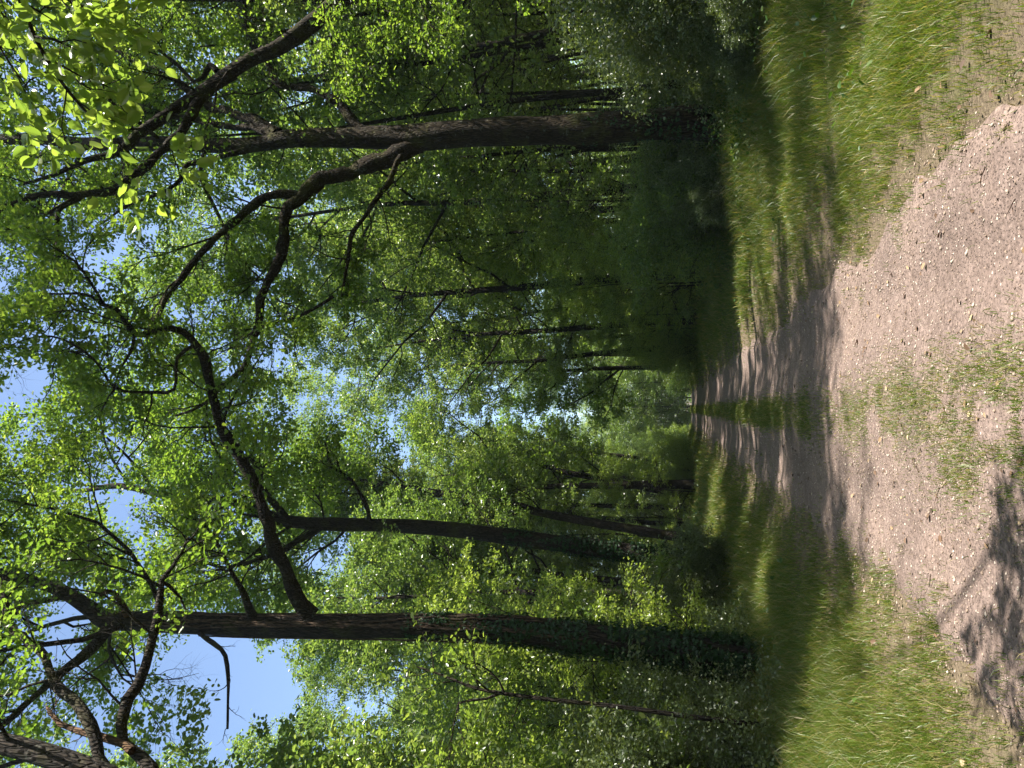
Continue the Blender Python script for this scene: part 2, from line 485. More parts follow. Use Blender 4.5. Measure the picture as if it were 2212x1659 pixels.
def grass_density(x, y):
    a = np.abs(x)
    n = vnoise(x, y, 0.55, 11); n2 = vnoise(x, y, 1.6, 12)
    edge = 1.33 - 0.12*(x < 0) + (n-0.5)*0.7 + 0.25*np.exp(-((y-3.0)/3.0)**2)
    v = sst(edge-0.25, edge+0.75, a+(vnoise(x, y, 0.12, 16)-0.5)*0.7)*(1-0.75*sst(5.0, 7.5, a))
    v = v*np.where(x < 0, 0.55, 0.2)+v*np.where(x < 0, 0.45, 0.8)*sst(0.25, 0.6, n2*0.6+vnoise(x, y, 0.3, 17)*0.4)
    v = v*(1-0.9*bare_track(x, y))
    near = np.exp(-((y-4.4)/2.0)**2)
    c = np.exp(-((x+0.08)/(0.24+0.06*near-0.07*sst(8, 11, y)))**2)*sst(0.25, 0.65-0.2*sst(8, 12, y), vnoise(x, y, 0.3, 13)*0.6+vnoise(x, y, 0.09, 14)*0.4+0.30*sst(8, 10, y))
    c = c*(1-0.5*np.exp(-((y-7.4)/1.2)**2))
    sp = 0.02*sst(0.8, 1.4, a)
    return np.clip(np.maximum(np.maximum(v, c*(1.8+1.0*near)), sp), 0, 1)

def scatter(n, x0, x1, y0, y1, dens, g):
    x = g.uniform(x0, x1, n); y = g.uniform(y0, y1, n)
    k = g.uniform(size=n) < dens(x, y)
    x, y = x[k], y[k]
    k = np.array([True]*len(x))
    q = np.stack([x, y, np.zeros(len(x))], 1)-EYE
    z = q @ FWD
    k = (z > 1) & (np.abs(q @ RGT) < z*0.62+0.6)
    return x[k], y[k]

def grass_mesh():
    g = np.random.default_rng(21)
    zones = [(300000, -4.5, 5.5, 3.0, 7.5, 1.0, 0.0042), (190000, -7, 8, 7.5, 14, 1.0, 0.0065), (120000, -8, 8, 14, 30, 1.15, 0.012), (90000, -8, 8, 30, 95, 1.3, 0.028), (26000, -0.55, 0.45, 9, 20, 1.0, 0.008), (30000, -0.55, 0.45, 20, 80, 1.0, 0.02)]
    P = []; Ht = []; Wd = []
    for n, x0, x1, y0, y1, hs, w in zones:
        x, y = scatter(n, x0, x1, y0, y1, grass_density, g)
        a = np.abs(x)
        h = (0.045 + 0.05*sst(1.5, 2.4, a) + 0.05*sst(1.5, 2.6, -x) + 0.12*sst(2.3, 3.8, a)*sst(6, 9, y))*g.uniform(0.5, 1.5, len(x))*hs
        h = h*(0.35+1.0*vnoise(x, y, 0.7, 15)+0.5*vnoise(x, y, 0.22, 18)) * np.where(a < 0.9, 0.8+0.7*sst(9, 14, y), 1.0)
        P.append(np.stack([x, y, hz(x, y)-0.005], 1)); Ht.append(h); Wd.append(np.full(len(x), w)*g.uniform(0.6, 1.4, len(x)))
    P = np.concatenate(P); h = np.concatenate(Ht); w = np.concatenate(Wd); n = len(P)
    th = g.uniform(0, 2*math.pi, n); ld = g.uniform(0, 2*math.pi, n)
    lean = g.uniform(0.15, 0.9, n)*h
    s = np.stack([np.cos(th), np.sin(th), np.zeros(n)], 1)*w[:, None]*0.5
    l = np.stack([np.cos(ld), np.sin(ld), np.zeros(n)], 1)*lean[:, None]
    up = np.array([0, 0, 1.0])
    v = np.stack([P-s, P+s, P+l*0.35+up*(h*0.6)[:, None]+s*0.75, P+l*0.35+up*(h*0.6)[:, None]-s*0.75, P+l+up*(h*0.9)[:, None]], 1)
    base = np.arange(n)[:, None]*5
    loops = (base+np.array([[0, 1, 2, 3, 3, 2, 4]])).ravel()
    st = (np.arange(n)[:, None]*7+np.array([[0, 4]])).ravel()
    print('grass blades', n)
    return mesh_np('grass', v.reshape(-1, 3), loops, st)
tag(obj('grass', grass_mesh(), None, GRASS), 'bright green grass on both verges and the strip between the ruts', 'grass', kind='stuff')

def gravel_mesh():
    g = np.random.default_rng(22)
    def dn(x, y):
        return np.where(np.abs(x) < 1.75, (0.35+0.65*vnoise(x, y, 0.7, 31))*(1-sst(1.45, 1.75, np.abs(x))), 0)
    x, y = scatter(15000, -1.8, 1.8, 3.0, 8.0, dn, g)
    x2, y2 = scatter(9000, -1.8, 1.8, 8.0, 20.0, dn, g)
    x = np.concatenate([x, x2]); y = np.concatenate([y, y2]); n = len(x)
    s = np.exp(g.normal(math.log(0.0048), 0.5, n)); s = np.minimum(s, 0.014)
    t = np.array([(1, 0, 0), (0, 1, 0), (-1, 0, 0), (0, -1, 0), (0, 0, 1), (0, 0, -1)], float)
    f = [(0, 1, 4), (1, 2, 4), (2, 3, 4), (3, 0, 4), (1, 0, 5), (2, 1, 5), (3, 2, 5), (0, 3, 5)]
    th = g.uniform(0, 6.28, n); c, sn = np.cos(th)[:, None], np.sin(th)[:, None]
    v = t[None]*g.uniform(0.6, 1.3, (n, 6, 1))*np.stack([g.uniform(0.8, 1.7, n), np.ones(n), g.uniform(0.4, 0.8, n)], 1)[:, None, :]*s[:, None, None]
    v = np.stack([v[..., 0]*c-v[..., 1]*sn, v[..., 0]*sn+v[..., 1]*c, v[..., 2]], -1)
    v += np.stack([x, y, hz(x, y)+0.012+s*0.15], 1)[:, None, :]
    loops = (np.arange(n)[:, None]*6+np.array(f).ravel()[None]).ravel()
    return mesh_np('gravel', v.reshape(-1, 3), loops, np.arange(n*8)*3)
tag(obj('gravel', gravel_mesh(), None, STONE), 'loose pale stones lying on the path', 'gravel', kind='stuff')

def litter_mesh():
    g = np.random.default_rng(23)
    def dn(x, y):
        a = np.abs(x); return np.where(a < 1.7, 0.30, 0.25+0.7*bare_track(x, y)+0.5*sst(4, 6, a))
    x, y = scatter(5200, -6, 6, 3.0, 12.0, dn, g)
    x2, y2 = scatter(16000, -14, 14, 10.0, 30.0, lambda x, y: sst(3.5, 5.5, np.abs(x)), g)
    x = np.concatenate([x, x2]); y = np.concatenate([y, y2])
    pos = np.stack([x, y, hz(x, y)+0.02], 1)
    s = g.uniform(0.02, 0.055, len(x)); s[len(x)-len(x2):] *= 1.7
    return leaves('litter', pos, s, T_MID, up=2.2, seed=24)
tag(obj('litter', litter_mesh(), None, LITTER), 'dry brown leaves and bits of bark fallen on the ground', 'leaf litter', kind='stuff')

def twig_mesh(seed):
    g = np.random.default_rng(seed); w = Tubes()
    p, r = wander(g, (0, 0, 0.012), (1, 0, 0), g.uniform(0.16, 0.32), 6, 0.22, 0, 0.0045, 0.0018)
    p[:, 2] = 0.012+0.3*np.abs(p[:, 2]-0.012)
    w.add(p, r, 5)
    q, qr = wander(g, p[3], (0.7, 0.7, 0), 0.09, 3, 0.2, 0, 0.003, 0.0012); q[:, 2] = 0.014
    w.add(q, qr, 4)
    return w.mesh('twig')
TW = [twig_mesh(k) for k in range(3)]
g_ = np.random.default_rng(77)
for k in range(9):
    x = g_.uniform(-1.5, 1.6); y = 3.6+5.5*g_.uniform()**1.3
    o = obj('fallen_twig', TW[k % 3], None, DEAD)
    o.location = (x, y, H(x, y)+0.012); o.rotation_euler = (0, 0, g_.uniform(0, 6.28)); o.scale = (0.5, 0.5, 0.7)
    tag(o, 'thin dry twig lying on the sunlit gravel of the path', 'twig', 'fallen twigs on the path')

# herbs and ground cover at the foot of the trees
def cover_mesh():
    g = np.random.default_rng(25)
    def dn(x, y):
        a = np.abs(x); n = vnoise(x, y, 1.1, 33)
        return np.maximum(sst(2.7, 4.6, a), 0.16*sst(1.7, 2.5, a)*(vnoise(x, y, 0.4, 37) > 0.62))*sst(0.25, 0.6, n)*(1-0.8*bare_track(x, y))*(1-0.65*sst(6.5, 12, a))
    x, y = scatter(90000, -12, 13, 5.5, 22, dn, g)
    x2, y2 = scatter(60000, -16, 16, 22, 90, dn, g)
    n1 = len(x)
    x = np.concatenate([x, x2]); y = np.concatenate([y, y2]); n = len(x)
    hgt = (0.12+0.45*vnoise(x, y, 0.9, 34)*sst(3.2, 5, np.abs(x)))*g.uniform(0.2, 1.25, n)
    pos = np.stack([x, y, hz(x, y)+hgt], 1)
    s = g.uniform(0.04, 0.085, n); s[n1:] *= 2.2
    return leaves('ground_cover', pos, s, T_MID, up=1.1, seed=26)
tag(obj('undergrowth', cover_mesh(), None, HERB), 'low leafy herbs and nettles between the verge and the trees', 'undergrowth', kind='stuff')

# ------------------------------------------------------------------ traced trees
def traced(pts, ys, wmul=0.88):
    """pts: (px, py, width px); ys: one distance or (first, last)"""
    n = len(pts)
    y = np.linspace(ys[0], ys[1], n) if isinstance(ys, tuple) else np.full(n, float(ys))
    P = [W(p[0], p[1], yy) for p, yy in zip(pts, y)]
    r = [p[2]*0.5*wmul*depth_of(q)/F for p, q in zip(pts, P)]
    return np.array(P), np.array(r)

def pix(P):
    q = np.asarray(P)-EYE; z = q @ FWD
    return 1106-(q @ UPV)/z*F, 829.5-(q @ RGT)/z*F
def sky_hole(P):
    px, py = pix(P)
    wob = (vnoise(px, py, 40, 71)-0.5)*60
    return ~((px+wob > 345) & (px+wob < 545) & (py > 1398+wob*0.5))
def gnarl(p, r, seed, k=0.35):
    g = np.random.default_rng(seed)
    n = len(p); j = np.zeros((n, 3))
    for f, a in ((0.35, 1.0), (0.9, 0.55), (2.1, 0.25)):
        ph = g.uniform(0, 6.28, 3)
        j += a*np.sin(np.arange(n)[:, None]*f+ph)*g.uniform(0.6, 1.2, 3)
    e = np.minimum(1, np.arange(n)/6.0)[:, None]
    rr = r*(1+0.10*np.sin(np.arange(n)*1.3+g.uniform(0, 6))+0.08*np.sin(np.arange(n)*0.57+g.uniform(0, 6)))
    rr[:3] *= np.array([1.18, 1.1, 1.04])[:min(3, n)]
    return p+j*e*(r[:, None]*k+0.006), rr
SHOWN = []
def hero(name, label, cat, group, base, trunk, limbs, bark, leafmat, seed, tmpl, leaf_size, per, spread, extra=None, keep=sky_hole, lump=0.05):
    """trunk: (pts, rad); limbs: list of (pts, rad, levels or None)"""
    root = empty(name, base, label, cat, group)
    T = Tree(seed)
    p, r = spline(trunk[0], trunk[1], 0.16)
    T.wood.add(p, r, 22, lump, seed)
    if trunk[2]: T.grow(p, r, trunk[2], trunk[3], 6)
    subs = []
    for k, L in enumerate(limbs):
        q, qr = gnarl(*spline(L[0], L[1], 0.14), seed+k)
        w = Tubes()
        w.add(q, qr, 12 if qr[0] > 0.06 else 7, lump*1.2, seed+k)
        if qr[0] > 0.012: T.grow(q, qr, [(int(3+len(q)*0.16), 0.45, 60, 0.02), (4, 0.2, 45, 0.0)], 0.3, 4, w); T.tw = T.tw[:-int(3+len(q)*0.16)*4] if k % 2 else T.tw
        if L[2] and qr[0] > 0.03: nb = len(T.tw); T.grow(q, qr, [(int(4+len(q)*0.10), 1.3, 58, 0.03), (5, 0.6, 50, 0.02), (3, 0.3, 45, 0.0)], 0.25, 4, w); T.tw = T.tw[:nb]
        if L[2]: T.grow(q, qr, L[2], L[3] if len(L) > 3 else 0.35, 5, w)
        subs.append((w, L[4] if len(L) > 4 else None))
    if extra: extra(T)
    obj('trunk', T.wood.mesh('trunk', base), root, bark)
    for w, m in subs: obj('limb', w.mesh('limb', base), root, m or bark)
    pos, ax = T.leafpos(per, spread, 0.6, keep)
    lines = [np.asarray(L[0]) for L in limbs]+[np.asarray(trunk[0])]
    if len(pos):
        px, py = pix(pos); dp = (pos-EYE) @ FWD
        hit = np.zeros(len(pos), bool)
        for ln in SHOWN+lines[:2]:
            q, _ = spline(ln, np.zeros(len(ln)), 0.15)
            lx, ly = pix(q); ld = (q-EYE) @ FWD
            ok = (ld > 0.5) & (lx > -50)
            if not ok.any(): continue
            lx, ly, ld = lx[ok], ly[ok], ld[ok]
            for c in range(0, len(pos), 4000):
                e = slice(c, c+4000)
                d2 = (px[e, None]-lx)**2+(py[e, None]-ly)**2
                k = d2.argmin(1)
                hit[e] |= (d2[np.arange(len(k)), k] < 17**2) & (dp[e] < ld[k]+0.1)
        go = ~hit | (T.g.uniform(size=len(pos)) < 0.15)
        pos, ax = pos[go], ax[go]
        s = T.g.uniform(0.5, 1.35, len(pos))*leaf_size
        obj('crown', leaves('crown', pos-np.asarray(base), s, tmpl, seed=seed, axis=ax), root, leafmat)
    print(name, 'leaves', len(pos), 'twigs', len(T.tw))
    return root, T

FINE3 = [(7, 2.0, 55, 0.05), (6, 0.95, 50, 0.03), (5, 0.5, 45, 0.0)]
FINE2 = [(8, 1.0, 52, 0.03), (6, 0.5, 45, 0.0)]
FINE1 = [(9, 0.5, 48, 0.0)]
CROWN = [(14, 4.2, 55, 0.05), (7, 1.8, 50, 0.04), (6, 0.9, 48, 0.02), (5, 0.5, 45, 0.0)]

# --- the ivy-clad oak left of the path
YL = 12.4
base = W(1674, 1436, YL); base[2] = H(base[0], base[1])
lt = traced([(1700, 1440, 92), (1674, 1436, 80), (1600, 1424, 72), (1470, 1406, 70), (1270, 1380, 62), (1137, 1363, 56), (970, 1355, 54), (737, 1351, 50), (500, 1349, 47), (333, 1343, 43), (233, 1339, 42), (200, 1318, 32), (150, 1285, 28), (100, 1263, 26), (33, 1246, 24), (-80, 1225, 19), (-220, 1215, 12), (-340, 1200, 6)], YL, 1.0)
lt[0][0][2] = base[2]-0.15
L1 = traced([(672, 1330, 40), (650, 1306, 37), (633, 1273, 35), (610, 1206, 32), (587, 1139, 30), (567, 1106, 29), (550, 1053, 27), (520, 1003, 26), (483, 926, 24), (467, 876, 23), (460, 836, 22), (443, 786, 21), (420, 746, 20), (393, 716, 18), (370, 710, 16), (333, 718, 15), (293, 725, 14), (273, 693, 12), (257, 670, 11), (227, 660, 10), (200, 640, 8), (167, 633, 7), (100, 633, 5)], (12.4, 10.6))
L1b = traced([(227, 660, 8), (220, 650, 8), (193, 606, 7), (160, 563, 5), (110, 530, 3)], (10.9, 10.4))
L1c = traced([(420, 746, 10), (383, 773, 9), (377, 840, 8), (333, 846, 8), (250, 836, 7), (200, 776, 6), (133, 733, 5), (67, 730, 4), (0, 753, 3)], (11.0, 9.8))
L1d = traced([(290, 725, 8), (283, 760, 7), (257, 806, 5), (240, 850, 3)], (10.9, 10.2))
L2 = traced([(235, 1350, 30), (227, 1366, 28), (200, 1400, 25), (167, 1426, 24), (133, 1450, 21), (105, 1480, 19), (67, 1513, 17), (20, 1553, 15), (-20, 1590, 12), (-90, 1640, 7)], (12.4, 11.0))
L3 = traced([(430, 1366, 13), (440, 1376, 12), (477, 1406, 11), (490, 1440, 10), (493, 1506, 8), (492, 1573, 6)], (12.3, 11.2))
L4 = traced([(276, 1330, 16), (262, 1300, 14), (247, 1280, 14), (232, 1276, 12), (217, 1284, 8)], (12.3, 11.8))
L5 = traced([(545, 1330, 26), (535, 1303, 18), (522, 1270, 13), (500, 1235, 10), (470, 1180, 8), (430, 1120, 6)], (12.3, 11.4))
SHOWN += [L1[0], L1b[0], L1c[0], L2[0], lt[0]]
hl, TL = hero('oak_tree', 'tall straight oak, ivy low on its trunk, one long limb arching over the path', 'tree', None, base,
     (lt[0], lt[1], [(13, 4.8, 66, 0.03), (8, 2.0, 50, 0.02), (6, 0.9, 48, 0.02), (5, 0.5, 45, 0.0)], 0.55),
     [(*L1, FINE3, 0.3), (*L1b, FINE2), (*L1c, FINE2, 0.4), (*L1d, FINE1, 0.6), (*L2, FINE3, 0.5), (*L3, None), (*L4, None, 0, DEAD), (*L5, FINE2, 0.4)],
     BARK, OAK, 101, T_OAK, 0.088, 30, 0.10)

def ivy_on(parent, base, pts, rad, n, z0, z1, seed, size=0.07, mat=IVY):
    g = np.random.default_rng(seed)
    p, r = spline(pts, rad, 0.1)
    t = g.uniform(0, 1, n)**1.5
    zz = z0+(z1-z0)*t
    i = np.clip(np.searchsorted(p[:, 2], zz), 1, len(p)-1)
    th = g.uniform(0, 6.28, n)
    k = vnoise(th*1.2, zz, 0.45, 41) > 0.25+0.45*t
    i, th = i[k], th[k]
    out = np.stack([np.cos(th), np.sin(th), np.full(len(th), 0.15)], 1)
    pos = p[i]+out*(r[i]*1.03+np.abs(g.normal(0.02, 0.05, len(i)))*(1.25-t[k]))[:, None]+g.normal(size=(len(i), 3))*0.02
    me = leaves('ivy', pos-np.asarray(base), g.uniform(0.6, 1.3, len(i))*size, T_IVY, seed=seed, droop=0.8, nrm=out)
    return obj('ivy', me, parent, mat)

def vines_on(parent, base, pts, rad, n, z0, z1, seed):
    g = np.random.default_rng(seed)
    p, r = spline(pts, rad, 0.1)
    for k in range(n):
        zz = np.arange(z0+g.uniform(0, 1.5), z1-g.uniform(0, 2.0), 0.12)
        i = np.clip(np.searchsorted(p[:, 2], zz), 1, len(p)-1)
        th = g.uniform(-3.4, 0.4)+np.cumsum(g.normal(0, 0.07, len(zz)))
        out = np.stack([np.cos(th), np.sin(th), zz*0], 1)
        w = Tubes(); w.add(p[i]+out*(r[i]*1.04+0.008)[:, None]+np.stack([zz*0, zz*0, zz-p[i][:, 2]], 1), np.full(len(zz), g.uniform(0.008, 0.018)), 5)
        obj('vine', w.mesh('vine', base), parent, VINE)
ivy_on(hl, base, lt[0], lt[1], 17000, base[2]+0.1, base[2]+6.2, 51, 0.058)
vines_on(hl, base, lt[0], lt[1], 8, base[2]+2.5, base[2]+11.5, 52)

# --- the mossy oak right of the path
YR = 17.0
base = W(1585, 272, YR); base[2] = H(base[0], base[1])
rt = traced([(1600, 272, 104), (1570, 272, 88), (1530, 268, 77), (1470, 266, 69), (1237, 280, 63), (1037, 286, 58), (900, 296, 58), (820, 297, 48), (737, 298, 44), (633, 299, 38), (567, 310, 34), (500, 315, 32), (400, 311, 31), (300, 310, 30), (167, 310, 27), (100, 300, 26), (0, 302, 24), (-90, 300, 18), (-180, 310, 11), (-250, 300, 6)], YR, 1.0)
rt[0][0][2] = min(rt[0][0][2], base[2]-0.2)
R1 = traced([(905, 312, 44), (870, 333, 43), (804, 353, 40), (737, 370, 38), (683, 397, 35), (650, 430, 32), (623, 467, 29), (610, 533, 26), (607, 553, 25), (580, 593, 23), (563, 653, 21), (560, 703, 19), (543, 753, 17), (520, 796, 15), (493, 823, 13), (467, 846, 11), (430, 880, 8), (380, 900, 5)], (17.0, 14.6))
R2 = traced([(645, 425, 26), (620, 420, 24), (583, 420, 22), (533, 453, 20), (483, 500, 18), (430, 553, 16), (393, 600, 15), (360, 640, 13), (337, 690, 11), (300, 730, 7)], (16.6, 14.8))
R3 = traced([(870, 335, 16), (864, 343, 15), (844, 383, 14), (814, 427, 13), (771, 490, 11), (757, 533, 10), (747, 590, 8), (735, 640, 6)], (16.8, 15.2))
R3b = traced([(720, 640, 9), (690, 660, 8), (643, 683, 7), (567, 706, 5), (520, 735, 3)], (15.4, 15.0))
R4 = traced([(790, 285, 26), (760, 262, 24), (737, 230, 21), (700, 205, 19), (667, 190, 18), (600, 180, 16), (580, 143, 15), (550, 107, 14), (533, 60, 13), (527, 0, 12), (490, -60, 9), (440, -90, 5)], (17.0, 17.6))
R5 = traced([(600, 290, 28), (567, 268, 25), (500, 247, 22), (450, 225, 20), (400, 190, 17), (330, 150, 14), (250, 110, 11), (180, 40, 8)], (17.0, 18.2))
R6 = traced([(590, 292, 20), (560, 280, 18), (483, 272, 16), (427, 258, 14), (350, 250, 11), (270, 230, 8), (200, 235, 5)], (17.0, 17.9))
R7 = traced([(150, 318, 18), (143, 320, 17), (100, 330, 15), (33, 345, 13), (0, 370, 12), (-70, 400, 8)], (17.0, 16.6))
R8 = traced([(530, 325, 16), (490, 335, 14), (440, 350, 12), (400, 360, 11), (390, 385, 10), (360, 410, 9), (320, 425, 8), (270, 450, 7), (210, 490, 5)], (16.9, 16.0))
SHOWN += [R1[0], R2[0], R3[0]]
SHOWN += [R4[0], R5[0], R6[0], R8[0], rt[0]]
hr, TR = hero('oak_tree', 'massive mossy oak forking at mid-height, standing among grey-green bushes', 'tree', None, base,
     (rt[0], rt[1], [(15, 5.0, 64, 0.03), (8, 2.0, 50, 0.02), (6, 0.9, 48, 0.02), (5, 0.5, 45, 0.0)], 0.55),
     [(*R1, FINE3, 0.35), (*R2, FINE3, 0.4), (*R3, FINE2, 0.5), (*R3b, FINE1, 0.3), (*R4, FINE3, 0.35), (*R5, FINE3, 0.4), (*R6, FINE2, 0.4), (*R7, FINE2), (*R8, FINE2, 0.3)],
     BARK_M, OAK, 102, T_OAK, 0.09, 28, 0.10)
ivy_on(hr, base, rt[0], rt[1], 1500, base[2]+0.1, base[2]+3.2, 53, 0.07)

# --- tree leaning in from beyond the right edge
YB = 13.6
base = np.array([10.4, 13.4, H(10.4, 13.4)])
kp = W(617, 93, YB); k0 = W(760, -20, YB)
bt_p = np.vstack([[base-np.array([0, 0, 0.2])], [base+(k0-base)*np.array([0.06, 0, 0.33])], [base+(k0-base)*np.array([0.35, 0, 0.7])], traced([(760, -20, 42), (617, 93, 38), (533, 133, 34), (443, 195, 31), (383, 233, 29), (333, 267, 27), (300, 290, 25), (255, 330, 20), (190, 345, 15), (110, 380, 10), (40, 400, 6)], (13.6, 12.6))[0]])
bt_r = np.concatenate([[0.24, 0.21, 0.18], traced([(760, -20, 42), (617, 93, 38), (533, 133, 34), (443, 195, 31), (383, 233, 29), (333, 267, 27), (300, 290, 25), (255, 330, 20), (190, 345, 15), (110, 380, 10), (40, 400, 6)], (13.6, 12.6))[1]])
B1 = traced([(505, 160, 26), (485, 172, 24), (433, 213, 24), (400, 273, 23), (367, 310, 22), (317, 360, 21), (283, 383, 20), (247, 413, 20), (200, 415, 19), (167, 417, 18), (83, 423, 16), (0, 453, 14), (-80, 490, 10)], (13.5, 12.0))
B2 = traced([(190, 415, 14), (167, 430, 14), (133, 450, 13), (123, 480, 12), (122, 520, 10), (118, 560, 8), (100, 620, 5)], (12.5, 11.8))
B3 = traced([(470, 155, 16), (455, 140, 15), (440, 165, 12), (420, 175, 9), (380, 140, 8), (330, 100, 7), (270, 70, 5)], (13.4, 13.8))
SHOWN += [B1[0], B2[0], bt_p[6:]]
hero('leaning_tree', 'leaning tree whose thick mossy bough slants in front of the forked mossy oak', 'tree', None, base,
     (bt_p, bt_r, [(12, 2.2, 60, -0.02), (7, 1.0, 50, -0.03), (5, 0.5, 45, -0.02)], 0.3), [(*B1, FINE3, 0.4), (*B2, FINE2, 0.3), (*B3, FINE2, 0.4)], BARK_M, OAK, 103, T_OAK, 0.088, 26, 0.10)

# --- near tree at the left edge, its trunk outside the frame
YN = 7.6
base = np.array([-5.6, 7.0, H(-5.6, 7.0)])
n_end = [(330, 1790, 62), (260, 1700, 60), (200, 1668, 56), (100, 1632, 52), (0, 1606, 48), (-120, 1580, 38), (-260, 1560, 26), (-380, 1550, 12)]
P_, r_ = traced(n_end, (7.0, 7.0))
nt_p = np.vstack([[base-np.array([0, 0, 0.2])], [base*0.75+P_[0]*0.25+np.array([-0.05, 0, 0.0])], [base*0.35+P_[0]*0.65], P_]); nt_r = np.concatenate([[0.24, 0.19, 0.17], r_])
N1 = traced([(345, 1740, 36), (330, 1660, 32), (310, 1635, 30), (267, 1606, 28), (260, 1566, 26), (268, 1513, 25), (290, 1483, 24), (310, 1440, 22), (323, 1390, 21), (340, 1323, 19), (347, 1250, 16), (377, 1216, 12), (397, 1185, 9), (410, 1160, 5)], (7.4, 8.6))
N2 = traced([(285, 1622, 22), (265, 1606, 19), (213, 1590, 17), (167, 1578, 15), (127, 1563, 13), (107, 1540, 9), (100, 1528, 5)], (7.5, 7.9))
N3 = traced([(250, 1690, 32), (213, 1640, 30), (205, 1595, 28), (180, 1545, 27), (150, 1515, 26), (120, 1480, 24), (109, 1440, 22), (100, 1413, 21), (50, 1373, 19), (20, 1346, 17), (7, 1290, 14), (-60, 1260, 11), (-150, 1270, 7)], (7.2, 8.6))
N4 = traced([(345, 1255, 9), (365, 1265, 8), (390, 1290, 6), (402, 1320, 4), (398, 1340, 3)], (8.4, 8.8))
hero('oak_tree', 'lichen-spotted crooked oak whose forked limbs cross in front of the ivy oak', 'tree', None, base,
     (nt_p, nt_r, [(5, 2.4, 60, 0.02), (6, 1.2, 50, 0.03), (5, 0.6, 45, 0.0)], 0.7), [(*N1, [(4, 0.9, 50, 0.02), (5, 0.45, 45, 0.0)], 0.75), (*N2, None, 0, DEAD), (*N3, FINE2, 0.6), (*N4, None)],
     BARK, OAK, 104, T_OAK, 0.088, 16, 0.08)

# --- second ivy-clad oak on the left
YS = 20.0
base = W(1575, 1228, YS); base[2] = H(base[0], base[1])
st_ = traced([(1590, 1230, 48), (1560, 1225, 45), (1470, 1210, 40), (1370, 1194, 38), (1170, 1169, 36), (970, 1143, 32), (850, 1136, 30), (737, 1133, 28), (617, 1125, 26), (560, 1105, 22), (480, 1080, 19), (380, 1075, 16), (260, 1050, 13), (160, 1060, 9), (60, 1040, 5)], YS, 1.0)
st_[0][0][2] = base[2]-0.2
S1 = traced([(625, 1126, 20), (600, 1095, 17), (560, 1045, 14), (565, 1015, 12), (520, 980, 9), (440, 950, 6)], (20, 18.8))
S2 = traced([(700, 1130, 18), (660, 1160, 15), (610, 1190, 12), (550, 1210, 10), (480, 1230, 7), (420, 1240, 4)], (20, 19.5))
S3 = traced([(800, 1132, 12), (790, 1090, 10), (760, 1040, 9), (720, 1010, 7), (700, 950, 4)], (20, 18.5))
hs_, TS = hero('oak_tree', 'slimmer ivy-clad oak leaning towards the path behind the long arching limb', 'tree', None, base,
     (st_[0], st_[1], CROWN[:], 0.42), [(*S1, FINE3, 0.3), (*S2, FINE3, 0.3), (*S3, FINE2, 0.3)], BARK, OAK, 105, T_MID, 0.105, 19, 0.12)
ivy_on(hs_, base, st_[0], st_[1], 9000, base[2]+0.1, base[2]+6.5, 55, 0.07)

# --- third and fourth on the left, further down the path
def far_traced(label, pts, y, seed, levels, start, ls=0.15, per=12, limbs=()):
    tp = traced(pts, y)
    b = tp[0][0].copy(); b[2] = H(b[0], b[1])
    tp[0][0][2] = min(b[2]-0.15, tp[0][0][2])
    return hero('oak_tree', label, 'tree', None, b, (tp[0], tp[1], levels, start), [(*traced(q, yy), FINE2, 0.3) for q, yy in limbs], BARK, OAK, seed, T_FAR, ls, per, 0.2)
far_traced('oak with a straight bare trunk, next one beyond the two ivy oaks', [(1490, 1165, 27), (1420, 1153, 24), (1364, 1143, 23), (1304, 1133, 22), (1164, 1106, 20), (1103, 1087, 18), (1020, 1073, 17), (950, 1065, 15), (900, 1055, 12), (800, 1040, 9), (700, 1030, 5)], 34, 106, CROWN, 0.35)
far_traced('oak with a curved trunk and one high fork, further along the ivy oaks\' row', [(1470, 1075, 19), (1400, 1055, 16), (1344, 1043, 15), (1220, 1020, 14), (1180, 1008, 12), (1137, 1013, 9), (1080, 1000, 7), (1000, 985, 5), (940, 980, 3)], 48, 107, CROWN, 0.3,
           limbs=[([(1185, 1008, 8), (1130, 985, 6), (1090, 960, 4), (1040, 950, 3)], (48, 47))])
far_traced('thin oak with fanned branches, smallest and farthest in the ivy oaks\' row', [(1480, 1008, 12), (1387, 990, 9), (1304, 980, 9), (1234, 966, 8), (1180, 950, 5), (1100, 930, 3)], 64, 108, CROWN, 0.3, 0.2, 9)
far_traced('dark upright oak standing clear beside the far path end, opposite the ivy oaks', [(1490, 792, 13), (1440, 793, 11), (1304, 796, 10), (1230, 800, 8), (1150, 800, 6), (1050, 800, 3)], 58, 109, CROWN, 0.3, 0.2, 9,
           limbs=[([(1340, 796, 6), (1310, 820, 5), (1280, 845, 4), (1240, 870, 3)], (58, 57))])

